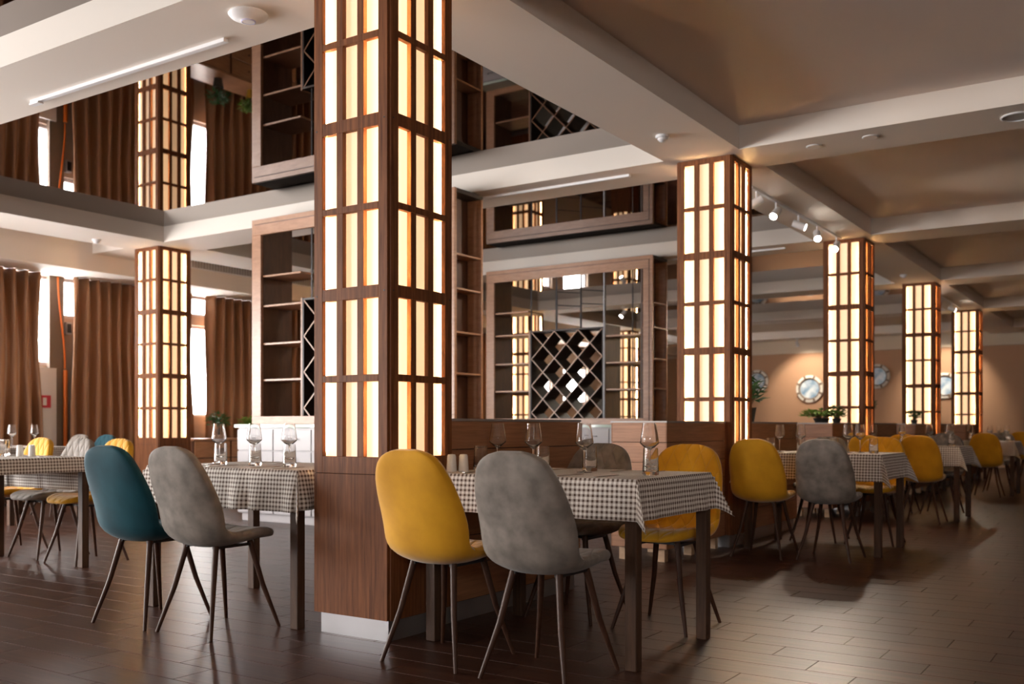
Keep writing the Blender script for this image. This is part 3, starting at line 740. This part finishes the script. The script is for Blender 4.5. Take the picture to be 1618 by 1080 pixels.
curtain(1.5, 3.77, 'brown pleated curtain at the left edge of the photo')
curtain(4.22, 6.17, 'brown pleated curtain left of the curtain-side lantern column')
curtain(6.43, 10.2, 'brown pleated curtain between the lantern column and the white-edged shelf')
curtain(10.8, 14.5, 'brown pleated curtain farther along the window wall, behind shelves')
# things in the gap between the first two curtains
tag(box('fire_sign', M['red'], 3.86, 3.99, 9.19, 9.208, 1.22, 1.38), 'small red square sign on the white panel between curtains', 'sign')
box('symbol', M['white'], 3.88, 3.93, 9.186, 9.19, 1.25, 1.35, bpy.data.objects['fire_sign'])
pts = [(4.10+0.10*math.sin(k/12*PI*0.5)**2*1.0, 9.21, 2.94-1.2*k/12) for k in range(13)]
tag(MB().tube(pts, 0.012, 8).build('hanging_cable', M['orange_cable'], None, True), 'orange cable hanging between the two left curtains', 'cable')
tag(MB().tube([(4.20, 9.20, 0.0), (4.20, 9.20, 1.72)], 0.028, 12).tube([(4.20, 9.20, 0.38), (4.20, 9.20, 0.42)], 0.04, 12).build('pipe', M['orange_cable'], None, True), 'vertical pipe beside the white panel, warm light painted on as orange', 'pipe')  # the pipe's orange colour stands in for warm light falling on it
t_ = thing('wall_box', 'small grey box on the wall beside second curtain', 'switch box', (4.28, 9.27, 2.2))
box('case', M['grille'], -0.04, 0.04, -0.03, 0.03, 0, 0.16, t_, 0.004); box('cover', M['black'], -0.03, 0.03, -0.035, -0.03, 0.02, 0.14, t_)

# ------------------------------------------------------------------ sideboard and plants by the curtains
t_ = thing('sideboard', 'wooden sideboard with drawers carrying plants, in front of curtains', 'sideboard', (5.35, 8.05, 0))
box('body', M['shelf_dark'], 0, 1.9, 0.02, 0.5, 0.06, 0.78, t_); box('top', M['shelf_wood'], -0.02, 1.92, -0.01, 0.52, 0.781, 0.81, t_, 0.002)
for i in range(3):
    for j in range(3):
        d = box('drawer', M['shelf_wood'], 0.02+i*0.63, 0.62+i*0.63, 0, 0.019, 0.08+j*0.235, 0.30+j*0.235, t_, 0.002)
        MB().lathe([(0.012, -0.02), (0.008, 0.0)], 10, (0.32+i*0.63, 0, 0.19+j*0.235), 'y').build('knob', M['steel'], d)
for x in (0.04, 1.80):
    for y in (0.05, 0.42): box('leg', M['shelf_dark'], x, x+0.06, y, y+0.06, 0, 0.06, t_)
def plant(x, y, z, h_, r_, n_, leafm, potm, label, leaf=0.07, pot=(0.075, 0.13)):
    t_ = thing('potted_plant', label, 'plant', (x, y, z), 0, 'potted plants')
    MB().lathe([(0.001, 0), (pot[0]*0.75, 0), (pot[0], pot[1]*0.9), (pot[0]*1.06, pot[1]), (pot[0]*0.9, pot[1]), (pot[0]*0.85, pot[1]*0.9), (0.001, pot[1]*0.88)], 16).build('pot', M[potm], t_, True)
    st = MB(); lf = MB()
    for i in range(n_):
        a = random.random()*2*PI; k = random.random()**0.6
        tip = Vector((r_*k*math.cos(a), r_*k*math.sin(a), pot[1]*0.85 + h_*(0.35+0.65*random.random())*(1.1-0.4*k)))
        if i % 5 == 0: st.tube([(0.01*math.cos(a), 0.01*math.sin(a), pot[1]*0.86), tip*0.5+Vector((0, 0, pot[1]*0.5)), tip], 0.004, 5)
        d = Vector((math.cos(a), math.sin(a), random.uniform(-0.5, 0.9))).normalized(); s_ = d.cross(Vector((0, 0, 1))).normalized(); L_ = leaf*random.uniform(0.7, 1.3)
        u_ = s_.cross(d)
        lf.add([tip - d*L_*0.3, tip + s_*L_*0.34 + u_*0.006, tip + d*L_, tip - s_*L_*0.34 + u_*0.006, tip + d*L_*0.3 - u_*0.006], [(0, 1, 4), (1, 2, 4), (2, 3, 4), (3, 0, 4)])
    st.build('stem', M['stem'], t_); o = lf.build('foliage', M[leafm], t_); o['kind'] = 'stuff'
plant(5.95, 8.28, 0.81, 0.26, 0.14, 110, 'leaf', 'pot', 'dark green potted plant on the sideboard, left one')
plant(6.55, 8.28, 0.81, 0.22, 0.16, 110, 'leaf2', 'pot_y', 'bright green plant in yellow pot on the sideboard')
plant(7.00, 8.30, 0.81, 0.26, 0.15, 90, 'leaf', 'pot_y', 'green potted plant on the sideboard, nearest the white counter')
plant(5.22, 0.24, 1.018, 0.30, 0.13, 130, 'leaf', 'pot', 'dark green potted plant on the divider right of the second lantern column')
plant(7.55, 0.25, 1.018, 0.10, 0.22, 130, 'leaf2', 'pot', 'low bright green plant on the plank box left of third lantern column', 0.06, (0.09, 0.05))
plant(8.15, 0.25, 1.018, 0.16, 0.09, 60, 'leaf', 'pot', 'small dark plant in front of the third lantern column', 0.05, (0.05, 0.05))
plant(9.30, 0.24, 1.018, 0.22, 0.13, 110, 'leaf', 'pot', 'dark green plant on the divider right of the third lantern column')
plant(12.35, 0.25, 1.018, 0.16, 0.10, 60, 'leaf', 'pot', 'small plant in front of the fourth lantern column', 0.05, (0.05, 0.06))
plant(13.55, 0.24, 1.018, 0.22, 0.13, 90, 'leaf', 'pot', 'dark green plant on the divider right of the fourth lantern column')

# ------------------------------------------------------------------ round porthole pictures on the far wall
def porthole(y, z, R, label):
    t_ = thing('porthole_picture', label, 'wall picture', (22.5, y, z), 0, 'round porthole pictures')
    MB().lathe([(R*0.70, -0.03), (R*0.70, -0.05), (R*0.74, -0.07), (R*0.97, -0.06), (R, -0.03), (R, -0.001), (R*0.70, -0.001), (R*0.70, -0.03)], 36, (0, 0, 0), 'x', False).build('rim', M['porthole_rim'], t_, True)
    MB().lathe([(R*0.69, -0.012), (R*0.69, -0.002)], 36, (0, 0, 0), 'x').build('picture', M['sea'], t_)
    MB().lathe([(R*0.70, -0.052), (R*0.76, -0.078), (R*0.80, -0.074), (R*0.74, -0.045), (R*0.70, -0.052)], 36, (0, 0, 0), 'x', False).build('inner_ring', M['porthole_band'], t_, True)
    for k in range(8):
        a = 2*PI*(k+0.5)/8; c_, s_ = math.cos(a), math.sin(a)
        v = []
        for x in (-0.074, -0.05):
            for rr, w_ in ((R*0.80, -0.035), (R*0.985, -0.035), (R*0.985, 0.035), (R*0.80, 0.035)): v.append((x, c_*rr - s_*w_*R*2, s_*rr + c_*w_*R*2))
        MB().add(v, [(0,1,2,3),(7,6,5,4),(0,4,5,1),(1,5,6,2),(2,6,7,3),(3,7,4,0)]).build('strap', M['porthole_band'], t_)
porthole(6.29, 2.19, 0.31, 'round porthole picture on the far wall, just right of second lantern column')
porthole(4.87, 1.96, 0.36, 'round blue porthole picture lit by a spotlight, left of third lantern column')
porthole(3.16, 2.24, 0.31, 'round porthole picture just right of the third lantern column')
porthole(1.58, 1.97, 0.32, 'round porthole picture just right of the fourth lantern column')

# ------------------------------------------------------------------ ceiling fittings
t_ = thing('access_point', 'white round wireless device on the beam, top left', 'access point', (0.20, 1.15, HB))
MB().lathe([(0.001, -0.045), (0.03, -0.044), (0.032, -0.042), (0.06, -0.036), (0.095, -0.02), (0.105, -0.008), (0.10, 0.0)], 32).build('body', M['white'], t_, True)
MB().lathe([(0.034, -0.0445), (0.038, -0.0425), (0.040, -0.040), (0.034, -0.040), (0.034, -0.0445)], 32, caps=False).build('ring', plain('ring_blue_grey', (0.55, 0.58, 0.85), 0.4), t_, True)
def detector(x, y, label):
    t_ = thing('smoke_detector', label, 'detector', (x, y, HB), 0, 'smoke detectors')
    MB().lathe([(0.05, 0.0), (0.052, -0.012), (0.045, -0.02), (0.001, -0.02)][::-1], 20).build('base', M['white'], t_, True)
    MB().lathe([(0.001, -0.048), (0.022, -0.046), (0.036, -0.032), (0.036, -0.021), (0.001, -0.021)], 20).build('head', M['white'], t_, True)
detector(3.43, 0.25, 'white smoke detector on the beam left of the second lantern column')
detector(11.63, 0.25, 'white smoke detector on the beam left of the fourth lantern column')
detector(3.55, 7.54, 'white smoke detector on the beam above the left lantern column')
def rail(x, y0, y1, label):
    t_ = thing('light_rail', label, 'light rail', (x, y0, HB), 0, 'white light rails')
    box('track', M['white'], -0.017, 0.017, 0, y1-y0, -0.022, 0, t_, 0.002); box('end_cap', M['white'], -0.02, 0.02, y1-y0-0.10, y1-y0+0.004, -0.034, -0.0225, t_)
rail(0.355, 1.51, 3.45, 'white empty light rail on the beam at top left')
rail(4.32, 0.97, 3.2, 'white empty light rail on the beam over the wine rack shelf')
rail(8.52, 0.97, 3.2, 'white empty light rail on the beam behind the second lantern column')
def speaker(x, y, z, label):
    t_ = thing('ceiling_speaker', label, 'speaker', (x, y, z), 0, 'ceiling speakers')
    MB().lathe([(0.105, 0), (0.11, -0.008), (0.10, -0.012), (0.095, -0.006), (0.095, 0), (0.105, 0)], 28, caps=False).build('rim', M['white'], t_, True)
    MB().lathe([(0.001, -0.007), (0.094, -0.006), (0.094, -0.001), (0.001, -0.001)], 28).build('grille', M['grille'], t_, True)
speaker(4.383, -2.04, HB, 'round ceiling speaker on the beam at the right photo edge')
speaker(3.45, 8.12, HM, 'round ceiling speaker above the left curtains')
def puck(x, y, label):
    t_ = thing('beam_disc', label, 'downlight', (x, y, HB), 0, 'flush beam discs')
    MB().lathe([(0.06, 0), (0.062, -0.004), (0.055, -0.006), (0.051, 0), (0.06, 0)], 24, caps=False).build('rim', M['white'], t_, True); MB().lathe([(0.05, -0.001), (0.05, -0.0065)], 24).build('lens', M['beam'], t_, True)
puck(4.35, -0.62, 'flush white disc on the beam, right of second lantern column')
puck(4.33, -1.05, 'flush white disc on the beam, halfway to the ceiling speaker')
# spotlight track
def spot_head(p, x, y, dirv, power=60):
    h = empty('spot_head', (x, y, -0.02)); h.parent = p
    d = Vector(dirv).normalized(); a = Vector((0, 0, -0.10))
    body = MB().tube([a - d*0.06, a + d*0.075], [0.036, 0.040], 16).build('housing', M['white'], h, True)
    MB().tube([(0, 0, 0), (0, 0, -0.07)], 0.009, 8).build('arm', M['white'], h)
    MB().tube([a + d*0.0755, a + d*0.077], 0.034, 16).build('lens', M['lamp'], h)
    l = bpy.data.lights.new('spot_lamp', 'SPOT'); l.energy = power; l.color = (1.0, 0.84, 0.66); l.spot_size = 1.5; l.spot_blend = 0.6; l.shadow_soft_size = 0.03
    lo = bpy.data.objects.new('spot_lamp', l); C.objects.link(lo); lo.parent = h; lo.location = a + d*0.10
    lo.rotation_euler = d.to_track_quat('-Z', 'Y').to_euler()
def track(x0, x1, y, label, heads):
    t_ = thing('spotlight_track', label, 'track light', (0, y, HB), 0, 'spotlight tracks')
    box('rail', M['white'], x0, x1, -0.018, 0.018, -0.022, 0, t_, 0.002)
    for x, d, pw in heads: spot_head(t_, x, 0, d, pw)
track(5.3, 8.25, 0.24, 'white spotlight track with lit heads between second and third lantern columns',
      [(5.45, (-0.3, 0.9, -0.5), 60), (6.0, (-0.8, 0.1, -0.6), 60), (6.7, (0.2, -0.9, -0.4), 60), (7.35, (-0.7, -0.3, -0.65), 60), (8.1, (-0.8, 0, -0.6), 60)])
track(13.2, 16.2, 0.24, 'white spotlight track between fourth and farthest lantern columns',
      [(13.4, (-0.6, -0.6, -0.5), 60), (14.3, (-0.8, 0.1, -0.6), 60), (15.4, (0.2, -0.9, -0.4), 60)])
def downlight(x, y, z, d, label, pw=80):
    t_ = thing('spotlight', label, 'spotlight', (x, y, z), 0, 'single spotlights')
    MB().lathe([(0.05, 0), (0.05, -0.015), (0.001, -0.015)], 16).build('mount', M['white'], t_); spot_head(t_, 0, 0, d, pw)
downlight(21.2, 4.8, HB, (0.75, 0.02, -0.66), 'small spotlight aimed at the blue porthole picture')
downlight(21.2, 1.5, HB, (0.75, 0.02, -0.66), 'small spotlight aimed at the rightmost porthole picture')
downlight(12.85, 5.4, HB, (-0.6, 0.3, -0.7), 'lit spotlight seen through the wine rack shelf, left one')
downlight(12.85, 4.1, HB, (-0.6, 0.3, -0.7), 'lit spotlight seen through the wine rack shelf, right one')
downlight(8.5, 6.2, HB, (-0.6, 0.3, -0.7), 'lit spotlight beside the air vent at left')
# air vent on the bulkhead
t_ = thing('air_vent', 'long grey slotted air vent under ceiling behind left lantern column', 'vent', (5.6, 8.45, 3.19))
box('frame', M['white'], 0, 2.6, -0.012, 0, 0, 0.13, t_)
for i in range(52): box('slat', M['grille'], 0.02+i*0.0495, 0.055+i*0.0495, -0.020, -0.0122, 0.015, 0.115, t_)
